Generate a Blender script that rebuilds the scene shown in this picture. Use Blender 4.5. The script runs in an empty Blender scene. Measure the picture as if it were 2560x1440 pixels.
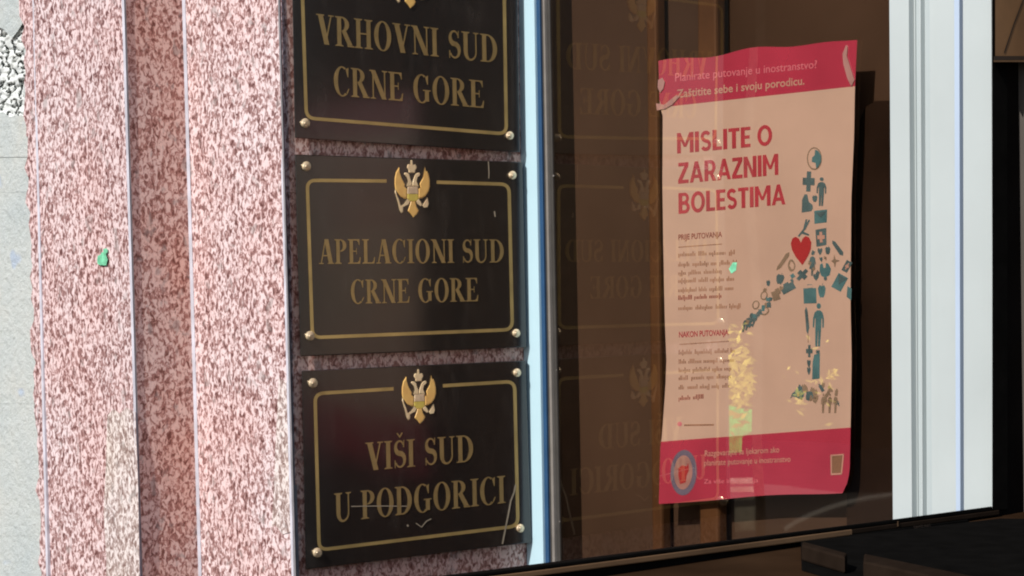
import bpy, bmesh, math, random
from mathutils import Vector, Matrix
random.seed(7)
S = bpy.context.scene
COL = S.collection
rad = math.radians

# ------------------------------------------------------------------ camera
FPX = 5000.0                      # focal length in pixels of the 2560 px wide photograph
EYE = Vector((0.0, 0.0, 1.6))
PITCH, ROLL = -0.004, 0.014
cam = bpy.data.cameras.new('camera')
cam.sensor_width = 36.0
cam.lens = 36.0 * FPX / 2560.0
cam.clip_start, cam.clip_end = 0.05, 500.0
co = bpy.data.objects.new('camera', cam)
COL.objects.link(co)
co.matrix_world = (Matrix.Translation(EYE) @ Matrix.Rotation(math.pi / 2 + PITCH, 4, 'X')
                   @ Matrix.Rotation(-ROLL, 4, 'Z'))
S.camera = co
CR = co.matrix_world.to_3x3()
RX, UX, FX = CR.col[0].copy(), CR.col[1].copy(), -CR.col[2].copy()

# facade axes: the plaque wall recedes to the right, the glazing stands square to it
TH = math.atan2(FPX, 5620.0)
DP = Vector((math.cos(TH), math.sin(TH), 0))        # along the plaque wall, away from us
DG = Vector((math.sin(TH), -math.cos(TH), 0))       # along the glazing, towards us
NP = DG.copy()                                      # the plaque wall looks this way
NG = -DP                                            # the glazing looks this way

# ------------------------------------------------------------------ daylight
SUN_EL = rad(36)
SUN_TURN = rad(11.0)
sh = Matrix.Rotation(SUN_TURN, 3, 'Z') @ NG
to_sun = Vector((sh.x * math.cos(SUN_EL), sh.y * math.cos(SUN_EL), math.sin(SUN_EL)))
sun = bpy.data.lights.new('sun', 'SUN')
sun.energy, sun.angle, sun.color = 4.2, rad(0.5), (1.0, 0.965, 0.92)
so = bpy.data.objects.new('sun', sun)
COL.objects.link(so)
so.location = (-3, -3, 6)
so.rotation_euler = to_sun.to_track_quat('Z', 'Y').to_euler()
W = bpy.data.worlds.new('World')
S.world = W
W.use_nodes = True
nt = W.node_tree
bg = nt.nodes['Background']
sky = nt.nodes.new('ShaderNodeTexSky')
sky.sky_type = 'NISHITA'
sky.sun_disc = False
sky.sun_elevation = SUN_EL
sky.sun_rotation = math.atan2(to_sun.x, to_sun.y)
nt.links.new(sky.outputs[0], bg.inputs[0])
bg.inputs[1].default_value = 0.11
S.view_settings.view_transform = 'Standard'
S.view_settings.look = 'None'
S.view_settings.exposure = 0.0
S.view_settings.gamma = 1.0
S.view_settings.use_curve_mapping = False
S.render.filter_size = 2.0
S.cycles.filter_width = 2.0


# ------------------------------------------------------------------ pixels to points
def ray(px, py):
    return (FX * FPX + RX * (px - 1280.0) + UX * (720.0 - py)).normalized()


class Plane:
    def __init__(s, q, n):
        s.q, s.n = q.copy(), n.normalized()

    def at(s, px, py, off=0.0):
        d = ray(px, py)
        q = s.q + s.n * off
        return EYE + d * ((q - EYE).dot(s.n) / d.dot(s.n))


def frontal(py_ref, p):
    return Plane(p, Vector((0, -1, 0)))


C0 = EYE + ray(1318, 640) * 3.0
PW = Plane(C0, NP)                 # plaque wall
GL = Plane(C0, NG)                 # glazing
GR = Plane(Vector((0, 0, 0)), Vector((0, 0, 1)))
YT, YB = -2600.0, 3300.0           # how far the walls run above and below the picture (in its pixels)


def lerp(a, b, t):
    return a + (b - a) * t


def edge_on(plane, x0, x1440, off=0.0):
    """top and bottom of an upright edge that the picture shows from (x0, 0) to (x1440, 1440)"""
    f = lambda y: plane.at(x0 + (x1440 - x0) * y / 1440.0, y, off)
    return f(YT), f(YB)


def edge_from(p_mid, x0, x1440):
    return edge_on(Plane(p_mid, Vector((0, -1, 0))), x0, x1440)


def mid(e):
    t = (720 - YT) / (YB - YT)
    return lerp(e[0], e[1], t)


# ------------------------------------------------------------------ materials
def mat(name):
    m = bpy.data.materials.new(name)
    m.use_nodes = True
    t = m.node_tree
    return m, t, t.nodes['Principled BSDF']


def N(t, kind, **kw):
    n = t.nodes.new(kind)
    for k, v in kw.items():
        setattr(n, k, v)
    return n


def pos(t):
    return N(t, 'ShaderNodeNewGeometry').outputs['Position']


def noise(t, src, scale, detail=4, rough=0.55, dist=0.0):
    n = N(t, 'ShaderNodeTexNoise')
    n.inputs['Scale'].default_value = scale
    n.inputs['Detail'].default_value = detail
    n.inputs['Roughness'].default_value = rough
    n.inputs['Distortion'].default_value = dist
    t.links.new(src, n.inputs['Vector'])
    return n.outputs['Fac']


def ramp(t, fac, stops, interp='LINEAR'):
    r = N(t, 'ShaderNodeValToRGB')
    r.color_ramp.interpolation = interp
    e = r.color_ramp.elements
    while len(e) < len(stops):
        e.new(0.5)
    for el, (p, c) in zip(e, stops):
        el.position = p
        el.color = (*c, 1) if len(c) == 3 else c
    t.links.new(fac, r.inputs[0])
    return r.outputs[0]


def mixc(t, a, b, fac, blend='MIX'):
    m = N(t, 'ShaderNodeMix', data_type='RGBA', blend_type=blend)
    for i, v in ((0, fac), (6, a), (7, b)):
        if hasattr(v, 'is_linked') or hasattr(v, 'links'):
            t.links.new(v, m.inputs[i])
        elif i == 0:
            m.inputs[0].default_value = v
        else:
            m.inputs[i].default_value = (*v, 1)
    return m.outputs[2]


def bump(t, b, h, strength, dist=0.002):
    n = N(t, 'ShaderNodeBump')
    n.inputs['Strength'].default_value = strength
    n.inputs['Distance'].default_value = dist
    t.links.new(h, n.inputs['Height'])
    t.links.new(n.outputs[0], b.inputs['Normal'])


def plain(name, col, rough=0.5, metal=0.0, vary=0.12, scale=40, spec=0.5, bmp=0.0):
    m, t, b = mat(name)
    f = noise(t, pos(t), scale, 5)
    lo = tuple(c * (1 - vary) for c in col)
    hi = tuple(min(1, c * (1 + vary)) for c in col)
    t.links.new(ramp(t, f, [(0.3, lo), (0.7, hi)]), b.inputs['Base Color'])
    b.inputs['Roughness'].default_value = rough
    b.inputs['Metallic'].default_value = metal
    b.inputs['Specular IOR Level'].default_value = spec
    if bmp:
        bump(t, b, f, bmp)
    return m


def granite(name, dark, midc, light, lo=0.415, hi=0.545, warm=(1.0, 0.87, 0.84)):
    m, t, b = mat(name)
    p = pos(t)
    mp = N(t, 'ShaderNodeMapping')
    mp.inputs['Scale'].default_value = (1, 1, 0.7)
    t.links.new(p, mp.inputs[0])
    v = mp.outputs[0]
    f = noise(t, v, 165, 3.5, 0.6, 0.7)
    c = ramp(t, f, [(lo - 0.07, dark), (lo, tuple(0.5 * (a + q) for a, q in zip(dark, midc))), (0.5 * (lo + hi), midc), (hi, light), (hi + 0.14, tuple(min(1, q * 1.12) for q in light))])
    f2 = noise(t, v, 61, 3, 0.5, 0.4)
    c = mixc(t, c, (0.30, 0.27, 0.26), ramp(t, f2, [(0.60, (0, 0, 0)), (0.70, (0.55, 0.55, 0.55))]))
    f3 = noise(t, v, 9, 3, 0.5)
    c = mixc(t, c, warm, ramp(t, f3, [(0.38, (0, 0, 0)), (0.66, (0.75, 0.75, 0.75))]), 'MULTIPLY')
    t.links.new(c, b.inputs['Base Color'])
    b.inputs['Roughness'].default_value = 0.38
    b.inputs['Specular IOR Level'].default_value = 0.35
    return m


M = {}
M['granite'] = granite('speckled_granite', (0.125, 0.052, 0.047), (0.42, 0.255, 0.242), (0.75, 0.615, 0.615))
M['granite_polished'] = granite('polished_red_granite', (0.17, 0.06, 0.045), (0.50, 0.262, 0.225), (0.76, 0.56, 0.505), warm=(1.0, 0.80, 0.72))  # redder, more saturated variant for the return faces
M['granite_pale'] = granite('bleached_granite', (0.21, 0.13, 0.115), (0.46, 0.35, 0.325), (0.75, 0.66, 0.64), warm=(0.97, 0.95, 0.87))  # light reflected onto the granite, painted in as paler colour
M['edge'] = plain('polished_edge', (0.62, 0.60, 0.66), 0.3, vary=0.22, scale=25)  # pale colour stands for sun caught on the chamfers
M['edge_grey'] = plain('joint_grey', (0.26, 0.24, 0.25), 0.5, vary=0.3, scale=30)
M['green_paint'] = plain('mint_paint', (0.20, 0.60, 0.36), 0.4, vary=0.35, scale=120)  # colour of green light reflections, painted as spots
M['white_alu'] = plain('white_powder_coat', (0.49, 0.535, 0.53), 0.38, vary=0.06, scale=4)
M['white_alu2'] = plain('pale_grey_powder_coat', (0.44, 0.49, 0.495), 0.38, vary=0.03, scale=6)
M['cool_alu'] = plain('cool_powder_coat', (0.46, 0.55, 0.68), 0.3, vary=0.03, scale=6)
M['reveal'] = plain('grey_reveal', (0.24, 0.26, 0.29), 0.45, vary=0.05)
M['post'] = plain('sky_blue_powder_coat', (0.50, 0.70, 0.78), 0.35, vary=0.04, scale=5)  # white post with the sky tint put into its colour
M['gasket'] = plain('blue_black_gasket', (0.02, 0.07, 0.16), 0.45, vary=0.1)
M['dark_bead'] = plain('dark_bead', (0.05, 0.045, 0.04), 0.5, vary=0.15)
M['pale_bead'] = plain('pale_bead', (0.22, 0.20, 0.18), 0.4, vary=0.1)
M['gold'] = plain('gold_lettering', (0.40, 0.275, 0.11), 0.42, 0.45, vary=0.12, scale=60)
M['gold_bright'] = plain('gold_line', (0.52, 0.37, 0.14), 0.4, 0.45, vary=0.2, scale=20)
M['brass'] = plain('polished_brass', (0.95, 0.72, 0.46), 0.22, 0.45, vary=0.08)
M['emblem_gold'] = plain('emblem_gold', (1.0, 0.55, 0.16), 0.4, 0.0, vary=0.1, scale=70)
M['emblem_pale'] = plain('emblem_pale_gold', (1.0, 0.69, 0.39), 0.4, 0.0, vary=0.1, scale=70)
M['shield'] = plain('emblem_shield', (0.85, 0.60, 0.38), 0.4, 0.2, vary=0.25, scale=90)
M['olive'] = plain('emblem_olive', (0.80, 0.62, 0.13), 0.4, 0.2, vary=0.1, scale=90)
M['scratch'] = plain('bare_scratch', (0.42, 0.34, 0.24), 0.5, vary=0.2)
M['plastic'] = plain('black_plastic', (0.006, 0.0055, 0.005), 0.95, vary=0.2, spec=0.0)
M['trim'] = plain('bronze_trim', (0.17, 0.095, 0.048), 0.5, 0.0, vary=0.25, scale=10, spec=0.1)
M['trim_dark'] = plain('dark_trim', (0.020, 0.013, 0.009), 0.8, vary=0.2, spec=0.0)
M['badge'] = plain('badge_print', (0.07, 0.045, 0.03), 0.4, vary=0.2)
M['dark_wall'] = plain('dark_room_paint', (0.010, 0.008, 0.007), 0.9, vary=0.2, scale=12, spec=0.0)  # darkness of the unlit room put into the wall colour
M['cabinet'] = plain('dark_wood', (0.036, 0.019, 0.010), 0.7, vary=0.3, scale=9, spec=0.0)
M['picture'] = plain('ochre_board', (0.21, 0.105, 0.042), 0.6, vary=0.3, scale=11)
M['picture_line'] = plain('dark_brown_line', (0.03, 0.016, 0.008), 0.6)
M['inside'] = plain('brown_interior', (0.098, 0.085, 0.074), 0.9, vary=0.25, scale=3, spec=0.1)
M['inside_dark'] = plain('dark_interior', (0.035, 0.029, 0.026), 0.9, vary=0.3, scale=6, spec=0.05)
M['inside_wood'] = plain('amber_wood', (0.135, 0.088, 0.046), 0.6, vary=0.25, scale=14)
M['paving'] = plain('pavement', (0.085, 0.07, 0.058), 0.85, vary=0.2, scale=5)
M['soil'] = plain('dark_hedge', (0.010, 0.012, 0.006), 0.95, vary=0.5, scale=6, spec=0.05)  # for the unseen hedge added to block the sky


def plaque_material():
    m, t, b = mat('black_engraved_plate')
    f = noise(t, pos(t), 300, 3)
    c = ramp(t, f, [(0.3, (0.014, 0.011, 0.010)), (0.7, (0.021, 0.017, 0.015))])
    mp = N(t, 'ShaderNodeMapping')
    mp.inputs['Scale'].default_value = (1, 1, 0.35)
    t.links.new(pos(t), mp.inputs[0])
    du = noise(t, mp.outputs[0], 38, 6, 0.65, 0.6)
    c = mixc(t, c, (0.11, 0.09, 0.075), ramp(t, du, [(0.52, (0, 0, 0)), (0.78, (0.22, 0.22, 0.22))]))
    t.links.new(c, b.inputs['Base Color'])
    g = noise(t, pos(t), 14, 4)
    t.links.new(ramp(t, g, [(0.3, (0.15,) * 3), (0.75, (0.22,) * 3)]), b.inputs['Roughness'])
    b.inputs['IOR'].default_value = 1.7
    return m


M['plate'] = plaque_material()


def plaster_material():
    m, t, b = mat('weathered_plaster')
    p = pos(t)
    a = noise(t, p, 5.5, 5, 0.6)
    c = ramp(t, a, [(0.3, (0.48, 0.53, 0.53)), (0.55, (0.56, 0.585, 0.56)), (0.75, (0.60, 0.575, 0.51))])
    st = noise(t, p, 11, 2)
    c = mixc(t, c, (0.42, 0.50, 0.62), ramp(t, st, [(0.64, (0, 0, 0)), (0.68, (0.8, 0.8, 0.8))]))
    f = noise(t, p, 75, 6, 0.7)
    c = mixc(t, c, (0.86, 0.88, 0.84), ramp(t, f, [(0.3, (0.4,) * 3), (0.6, (0, 0, 0))]), 'MULTIPLY')
    t.links.new(c, b.inputs['Base Color'])
    b.inputs['Roughness'].default_value = 0.95
    bump(t, b, f, 1.0, 0.006)
    return m


M['plaster'] = plaster_material()
M['rubble'] = plain('pale_rubble', (0.66, 0.68, 0.66), 0.95, vary=0.2, scale=70, bmp=0.6)
M['cavity'] = plain('dark_cavity', (0.20, 0.19, 0.17), 0.95, vary=0.4, scale=50)


def glass_material(tint, refl, name='tinted_glass'):
    m = bpy.data.materials.new(name)
    m.use_nodes = True
    t = m.node_tree
    t.nodes.clear()
    out = N(t, 'ShaderNodeOutputMaterial')
    tr = N(t, 'ShaderNodeBsdfTransparent')
    tr.inputs[0].default_value = (*tint, 1)
    if refl:
        gl = N(t, 'ShaderNodeBsdfGlossy')
        gl.inputs['Roughness'].default_value = 0.02
        gl.inputs[0].default_value = (1.0, 0.93, 0.84, 1)
        ge = N(t, 'ShaderNodeNewGeometry')
        dt = N(t, 'ShaderNodeVectorMath', operation='DOT_PRODUCT')
        t.links.new(ge.outputs['Normal'], dt.inputs[0])
        t.links.new(ge.outputs['Incoming'], dt.inputs[1])

        def mth(op, a, b=0.0):
            n = N(t, 'ShaderNodeMath', operation=op)
            for i, v in enumerate((a, b)):
                if hasattr(v, 'links'):
                    t.links.new(v, n.inputs[i])
                else:
                    n.inputs[i].default_value = v
            return n.outputs[0]
        c5 = mth('POWER', mth('SUBTRACT', 1.0, mth('ABSOLUTE', dt.outputs['Value'])), 5.0)
        fac = mth('ADD', mth('MULTIPLY', c5, 1.0 - refl), refl)
        mx = N(t, 'ShaderNodeMixShader')
        t.links.new(fac, mx.inputs[0])
        t.links.new(tr.outputs[0], mx.inputs[1])
        t.links.new(gl.outputs[0], mx.inputs[2])
        t.links.new(mx.outputs[0], out.inputs[0])
    else:
        t.links.new(tr.outputs[0], out.inputs[0])
    return m


M['glass'] = glass_material((0.77, 0.62, 0.52), 0.072)
M['glass_back'] = glass_material((0.9, 0.86, 0.82), 0, 'glass_back')


def glazed_print(name, col, vary=0.06, refl=4.0, scale=9):
    """printed paper under a glossy clear laminate"""
    m, t, b = mat(name)
    f = noise(t, pos(t), scale, 4)
    lo = tuple(c * (1 - vary) for c in col)
    hi = tuple(min(1, c * (1 + vary)) for c in col)
    t.links.new(ramp(t, f, [(0.32, lo), (0.68, hi)]), b.inputs['Base Color'])
    b.inputs['Roughness'].default_value = 0.8
    b.inputs['Specular IOR Level'].default_value = 0.0
    b.inputs['Coat Weight'].default_value = 1.0
    b.inputs['Coat Roughness'].default_value = 0.006
    b.inputs['Coat IOR'].default_value = refl
    return m


M['paper'] = glazed_print('tan_paper', (0.57, 0.345, 0.235))  # white paper with the tint of the glass in its colour
M['red'] = glazed_print('crimson_print', (0.43, 0.037, 0.059), 0.1)
M['title_red'] = glazed_print('title_print', (0.42, 0.045, 0.05), 0.12, scale=30)
M['faint_pink'] = glazed_print('faint_pink_print', (0.66, 0.17, 0.18), 0.1, scale=40)
M['cream'] = glazed_print('cream_print', (0.52, 0.26, 0.175), 0.1, scale=40)
M['brown_print'] = glazed_print('brown_print', (0.34, 0.16, 0.09), 0.15, scale=40)
M['red_brown'] = glazed_print('red_brown_print', (0.29, 0.08, 0.05), 0.15, scale=40)
M['teal'] = glazed_print('teal_print', (0.088, 0.118, 0.108), 0.25, scale=45)
M['teal_light'] = glazed_print('pale_teal_print', (0.085, 0.16, 0.15), 0.2, scale=45)
M['grey_print'] = glazed_print('grey_brown_print', (0.26, 0.165, 0.10), 0.2, scale=45)
M['heart'] = glazed_print('heart_print', (0.42, 0.035, 0.032), 0.08)
M['ring'] = glazed_print('ring_print', (0.155, 0.115, 0.14), 0.12, scale=40)
M['ring_in'] = glazed_print('ring_inside_print', (0.38, 0.17, 0.13), 0.2, scale=40)
M['tape'] = glazed_print('old_tape', (0.46, 0.22, 0.18), 0.15, scale=40)
M['box_print'] = glazed_print('box_print', (0.26, 0.12, 0.06), 0.1)


def leaf_material(name, col):
    m = bpy.data.materials.new(name)
    m.use_nodes = True
    t = m.node_tree
    t.nodes.clear()
    out = N(t, 'ShaderNodeOutputMaterial')
    d = N(t, 'ShaderNodeBsdfDiffuse')
    tr = N(t, 'ShaderNodeBsdfTranslucent')
    f = noise(t, pos(t), 30, 3)
    c = ramp(t, f, [(0.3, tuple(x * 0.6 for x in col)), (0.7, col)])
    t.links.new(c, d.inputs[0])
    t.links.new(c, tr.inputs[0])
    mx = N(t, 'ShaderNodeMixShader')
    mx.inputs[0].default_value = 0.94
    t.links.new(d.outputs[0], mx.inputs[1])
    t.links.new(tr.outputs[0], mx.inputs[2])
    t.links.new(mx.outputs[0], out.inputs[0])
    return m


M['leaf'] = leaf_material('backlit_leaf', (1.0, 0.88, 0.14))
M['leaf_dark'] = leaf_material('shaded_leaf', (0.03, 0.05, 0.012))
M['green_sheet'] = leaf_material('green_plastic', (0.04, 1.0, 0.45))
M['kerb'] = plain('pale_kerb', (0.72, 0.66, 0.56), 0.8, vary=0.15)
M['bark'] = plain('bark', (0.06, 0.045, 0.03), 0.95, vary=0.4, scale=20)
M['pale_post'] = leaf_material('pale_grey_post', (0.30, 0.27, 0.23))
M['white_slab'] = leaf_material('white_translucent', (0.92, 0.88, 0.76))


# ------------------------------------------------------------------ mesh building
class MB:
    def __init__(s):
        s.v, s.f, s.m, s.mats = [], [], [], []

    def mi(s, m):
        if m not in s.mats:
            s.mats.append(m)
        return s.mats.index(m)

    def poly(s, pts, m):
        i = len(s.v)
        s.v += [Vector(p) for p in pts]
        s.f.append(list(range(i, i + len(pts))))
        s.m.append(s.mi(m))

    def loft(s, a, b, m, caps=True):
        """solid between two outlines of equal length"""
        n, i = len(a), len(s.v)
        s.v += [Vector(p) for p in a] + [Vector(p) for p in b]
        k = s.mi(m)
        for j in range(n):
            s.f.append([i + j, i + (j + 1) % n, i + n + (j + 1) % n, i + n + j])
            s.m.append(k)
        if caps:
            s.f.append(list(range(i + n - 1, i - 1, -1)))
            s.m.append(k)
            s.f.append(list(range(i + n, i + 2 * n)))
            s.m.append(k)

    def build(s, name, parent=None, origin=None, bevel=0.0, smooth=False, seg=2):
        me = bpy.data.meshes.new(name)
        lo = Vector([min(v[k] for v in s.v) for k in range(3)])
        hi = Vector([max(v[k] for v in s.v) for k in range(3)])
        c = Vector(origin) if origin is not None else (lo + hi) / 2
        me.from_pydata([v - c for v in s.v], [], s.f)
        for m in s.mats:
            me.materials.append(m)
        for p, k in zip(me.polygons, s.m):
            p.material_index = k
            p.use_smooth = smooth
        bm = bmesh.new()
        bm.from_mesh(me)
        big = [f for f in bm.faces if len(f.verts) > 4]
        if big:
            bmesh.ops.triangulate(bm, faces=big)
        bmesh.ops.recalc_face_normals(bm, faces=bm.faces)
        bm.to_mesh(me)
        bm.free()
        o = bpy.data.objects.new(name, me)
        COL.objects.link(o)
        o.location = c
        if parent is not None:
            o.parent = parent
            o.location = c - world_loc(parent)
        if bevel:
            bv = o.modifiers.new('edge', 'BEVEL')
            bv.width, bv.segments, bv.limit_method = bevel, seg, 'ANGLE'
            bv.angle_limit = rad(40)
        return o


def world_loc(o):
    v = Vector((0, 0, 0))
    while o is not None:
        v += o.location
        o = o.parent
    return v


def tag(o, label=None, cat=None, group=None, kind=None):
    for k, v in (('label', label), ('category', cat), ('group', group), ('kind', kind)):
        if v:
            o[k] = v
    return o


def empty(name, loc, label, cat, group=None):
    o = bpy.data.objects.new(name, None)
    o.empty_display_size = 0.1
    COL.objects.link(o)
    o.location = loc
    return tag(o, label, cat, group)


def prism(mb, plane, pix, o0, o1, m):
    mb.loft([plane.at(x, y, o0) for x, y in pix], [plane.at(x, y, o1) for x, y in pix], m)


def bar(mb, e0, e1, n, o0, o1, m):
    """upright strip between two edges, from depth o0 to depth o1 along n"""
    q = [e0[0], e1[0], e1[1], e0[1]]
    mb.loft([p + n * o0 for p in q], [p + n * o1 for p in q], m)


# ------------------------------------------------------------------ the ground
g = MB()
g.poly([(-60, -60, 0), (60, -60, 0), (60, 60, 0), (-60, 60, 0)], M['paving'])
tag(g.build('ground', origin=(0, 0, 0)), kind='structure')

# ------------------------------------------------------------------ stepped granite reveal
eP = edge_on(PW, 716, 742)                          # outer corner of the plaque wall
eC = edge_on(PW, 1307, 1330)                        # inner corner, where wall meets glazing
b_plane = Plane(mid(eP), NG)
b_mid = b_plane.at(481, 720)
eB = edge_from(b_mid, 460, 500)
r_plane = Plane(mid(eB), NP)
a_mid = r_plane.at(331, 720)
eA = edge_from(a_mid, 308, 351)
a_plane = Plane(mid(eA), NG)
l_mid = a_plane.at(100, 720)
eL = edge_from(l_mid, 84, 118)
DEEP = 0.28


def pier(name, edges, label):
    mb = MB()
    top, bot = [e[0] for e in edges], [e[1] for e in edges]
    mb.loft(top, bot, M['granite'])
    mb.m[1] = mb.mi(M['granite_polished'])
    o = mb.build(name, origin=Vector((sum(p.x for p in bot) / len(bot), sum(p.y for p in bot) / len(bot), min(p.z for p in bot))))
    return tag(o, label, 'stone pier', 'speckled granite piers of the entrance')


def shifted(e, v):
    return (e[0] + v, e[1] + v)


inner = pier('granite_pier', [eB, eP, eC, shifted(eC, -NP * DEEP), shifted(eB, -NG * 0.5 - NP * 0.02)],
             'pink granite pier that carries the three black court plaques')
outer = pier('granite_pier', [eL, eA, shifted(eB, NP * 0.0), shifted(eB, -NG * 0.06 - NP * 0.004), shifted(eL, -NG * 0.06)],
             'pink granite pier between the pale plaster wall and the darker recessed strip')


def edge_strip(x0, x1, w, plane_e, parent, n, m1, m2, w2=4, o=0.0015):
    """bright polished arris with a grey joint beside it"""
    pl = Plane(mid(plane_e), n)
    a = MB()
    bar(a, edge_on(pl, x0, x1), edge_on(pl, x0 + w, x1 + w), n, -0.004, o, m1)
    a.build('edge_strip', parent)
    if w2:
        a = MB()
        bar(a, edge_on(pl, x0 + w, x1 + w), edge_on(pl, x0 + w + w2, x1 + w + w2), n, -0.004, o * 0.4, m2)
        a.build('joint', parent)


FR = Vector((0, -1, 0))
edge_strip(305, 347, 6, eA, outer, FR, M['edge'], M['edge_grey'], 3, 0.003)
edge_strip(456, 497, 8, eB, inner, FR, M['edge'], M['edge_grey'], 0, 0.004)
edge_strip(694, 731, 5, eP, inner, NG, M['edge'], M['edge_grey'], 6)
edge_strip(697, 738, 4, eP, inner, FR, M['edge_grey'], M['edge_grey'], 0, 0.012)

# ragged rear slab that shows past the outer pier
mb = MB()
ys = [-300, -120, 40, 100, 180, 290, 340, 420, 480, 560, 640, 720, 800, 880, 960, 1000, 1060, 1140, 1200, 1300, 1380, 1460, 1700]
rag = []
rs = random.Random(3)
for y in ys:
    for k in range(3):
        yy = y + k * 26
        base = 54 + (100 - 54) * yy / 1440.0
        rag.append((base + rs.uniform(-7, 7), yy))
rag.sort(key=lambda p: p[1])
outl = rag + [(130, 1800), (100, -320)]
prism(mb, a_plane, outl, -0.030, -0.014, M['granite'])
mb.build('broken_slab_edge', outer)
mb = MB()
bar(mb, edge_on(a_plane, 83, 117), edge_on(a_plane, 88, 122), NG, -0.006, 0.0012, M['edge'])
mb.build('edge_strip', outer)


def blob(mb, plane, cx, cy, rx, ry, o0, o1, m, n=14, jit=0.2, seed=1, rot=0.0):
    r = random.Random(seed)
    pts = []
    for k in range(n):
        a = 2 * math.pi * k / n
        j = 1 + r.uniform(-jit, jit)
        x, y = rx * j * math.cos(a), ry * j * math.sin(a)
        pts.append((cx + x * math.cos(rot) - y * math.sin(rot), cy + x * math.sin(rot) + y * math.cos(rot)))
    prism(mb, plane, pts, o0, o1, m)


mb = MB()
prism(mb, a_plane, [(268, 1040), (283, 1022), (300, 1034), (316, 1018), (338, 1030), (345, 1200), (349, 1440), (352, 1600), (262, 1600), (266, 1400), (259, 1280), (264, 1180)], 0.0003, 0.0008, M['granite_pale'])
mb.build('pale_patch', outer)  # reflected light painted as a pale overlay
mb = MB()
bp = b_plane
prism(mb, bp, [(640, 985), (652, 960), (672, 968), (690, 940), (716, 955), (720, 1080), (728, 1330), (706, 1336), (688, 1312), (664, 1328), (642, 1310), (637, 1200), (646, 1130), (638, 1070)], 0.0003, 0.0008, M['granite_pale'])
mb.build('pale_patch', inner)  # same painted reflection on the inner pier
mb = MB()
blob(mb, a_plane, 258, 649, 13, 19, 0.0002, 0.0012, M['green_paint'], jit=0.3, seed=4)
blob(mb, a_plane, 263, 628, 6, 8, 0.0002, 0.0010, M['green_paint'], jit=0.3, seed=9)
tag(mb.build('paint_spot', outer), 'mint green paint spot on the granite')  # green light reflection painted on the stone
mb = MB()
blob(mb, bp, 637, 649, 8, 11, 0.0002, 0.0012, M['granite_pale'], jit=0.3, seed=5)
blob(mb, bp, 638, 648, 5, 7, 0.0013, 0.0016, M['green_paint'], jit=0.4, seed=6)
tag(mb.build('paint_spot', inner), 'small faded green spot on the granite')  # smaller green reflection, painted likewise

# ------------------------------------------------------------------ plaster wall with broken patch
w_plane = Plane(mid(eL) - NG * 0.030, NG)
wall = MB()
courses = [-2600, -500, -160, 395, 480, 1008, 1340, 1700, 3300]
eW = lambda x, y: w_plane.at(x, y)


def course(y0, y1, o, notch=None):
    gap = 0.5 if abs(y0) < 2000 else 0
    pts = [(-1500, y0 + gap + 14), (140, y0 + gap), (140, y1 - gap), (-1500, y1 - gap + 14)]
    if notch:
        pts = [pts[0], (-30, y0 + gap), *notch, (140, y0 + gap + 3), pts[2], pts[3]]
    prism(wall, w_plane, pts, -0.06, o, M['plaster'])


prism(wall, w_plane, [(-1500, -2600), (140, -2600), (140, 3300), (-1500, 3300)], -0.30, -0.062, M['cavity'])
course(-2600, -500, 0.0)
course(-500, -160, 0.0)
# the course with the hole: an upper and a lower block that leave it open
prism(wall, w_plane, [(-1500, -157), (140, -157), (140, 45), (60, 52), (44, 78), (30, 96), (8, 72), (-16, 64), (-30, 95), (-1500, 95)], -0.06, 0.002, M['plaster'])
prism(wall, w_plane, [(-1500, 260), (-30, 260), (-10, 284), (8, 280), (24, 292), (52, 288), (62, 292), (140, 292), (140, 392), (-1500, 400)], -0.06, 0.0008, M['plaster'])
prism(wall, w_plane, [(60, 60), (140, 52), (140, 285), (64, 285), (58, 230), (66, 170), (56, 110)], -0.06, -0.004, M['plaster'])
prism(wall, w_plane, [(-1500, 90), (-45, 90), (-50, 262), (-1500, 262)], -0.06, 0.0012, M['plaster'])
course(395, 480, 0.0)
course(480, 1008, 0.0)
course(1008, 1340, 0.0)
course(1340, 1700, 0.0)
course(1700, 3300, 0.0)
for yj in (-500, -160, 395, 480, 1008, 1340, 1700):
    prism(wall, w_plane, [(-1500, yj + 6), (140, yj - 8), (140, yj + 8), (-1500, yj + 22)], -0.055, -0.0006, M['plaster'])
wo = wall.build('plaster_wall', origin=Vector((*(w_plane.at(20, 3200).xy), 0)))
tag(wo, 'pale weathered plaster wall with a broken rubble patch', 'wall')
mb = MB()
rs = random.Random(12)
from mathutils import noise as mnoise
nx_, ny_ = 44, 84
grid = []
for j in range(ny_ + 1):
    for i in range(nx_ + 1):
        x, y = -60 + 130 * i / nx_, 50 + 245 * j / ny_
        a = mnoise.noise(Vector((x / 17.0, y / 21.0, 1.3)))
        b = mnoise.noise(Vector((x / 8.0, y / 9.0, 7.7)))
        crev = max(0.0, 1.0 - abs(a + 0.35 * b) * 7.5)           # narrow clefts between pale lumps
        hole = max(0.0, min(1.0, (mnoise.noise(Vector((x / 30.0, y / 26.0, 4.1))) - 0.12) * 5))
        grid.append(w_plane.at(x, y, -0.003 - 0.013 * crev - 0.007 * hole * (0.5 + 0.5 * crev) + 0.004 * b))
mb.v += grid
kk = mb.mi(M['rubble'])
for j in range(ny_):
    for i in range(nx_):
        q0_ = j * (nx_ + 1) + i
        mb.f.append([q0_, q0_ + 1, q0_ + nx_ + 2, q0_ + nx_ + 1])
        mb.m.append(kk)
mb.build('rubble_patch', wo, smooth=True)

# ------------------------------------------------------------------ serif capitals
T, t_, SF = 0.165, 0.052, 0.042


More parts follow.
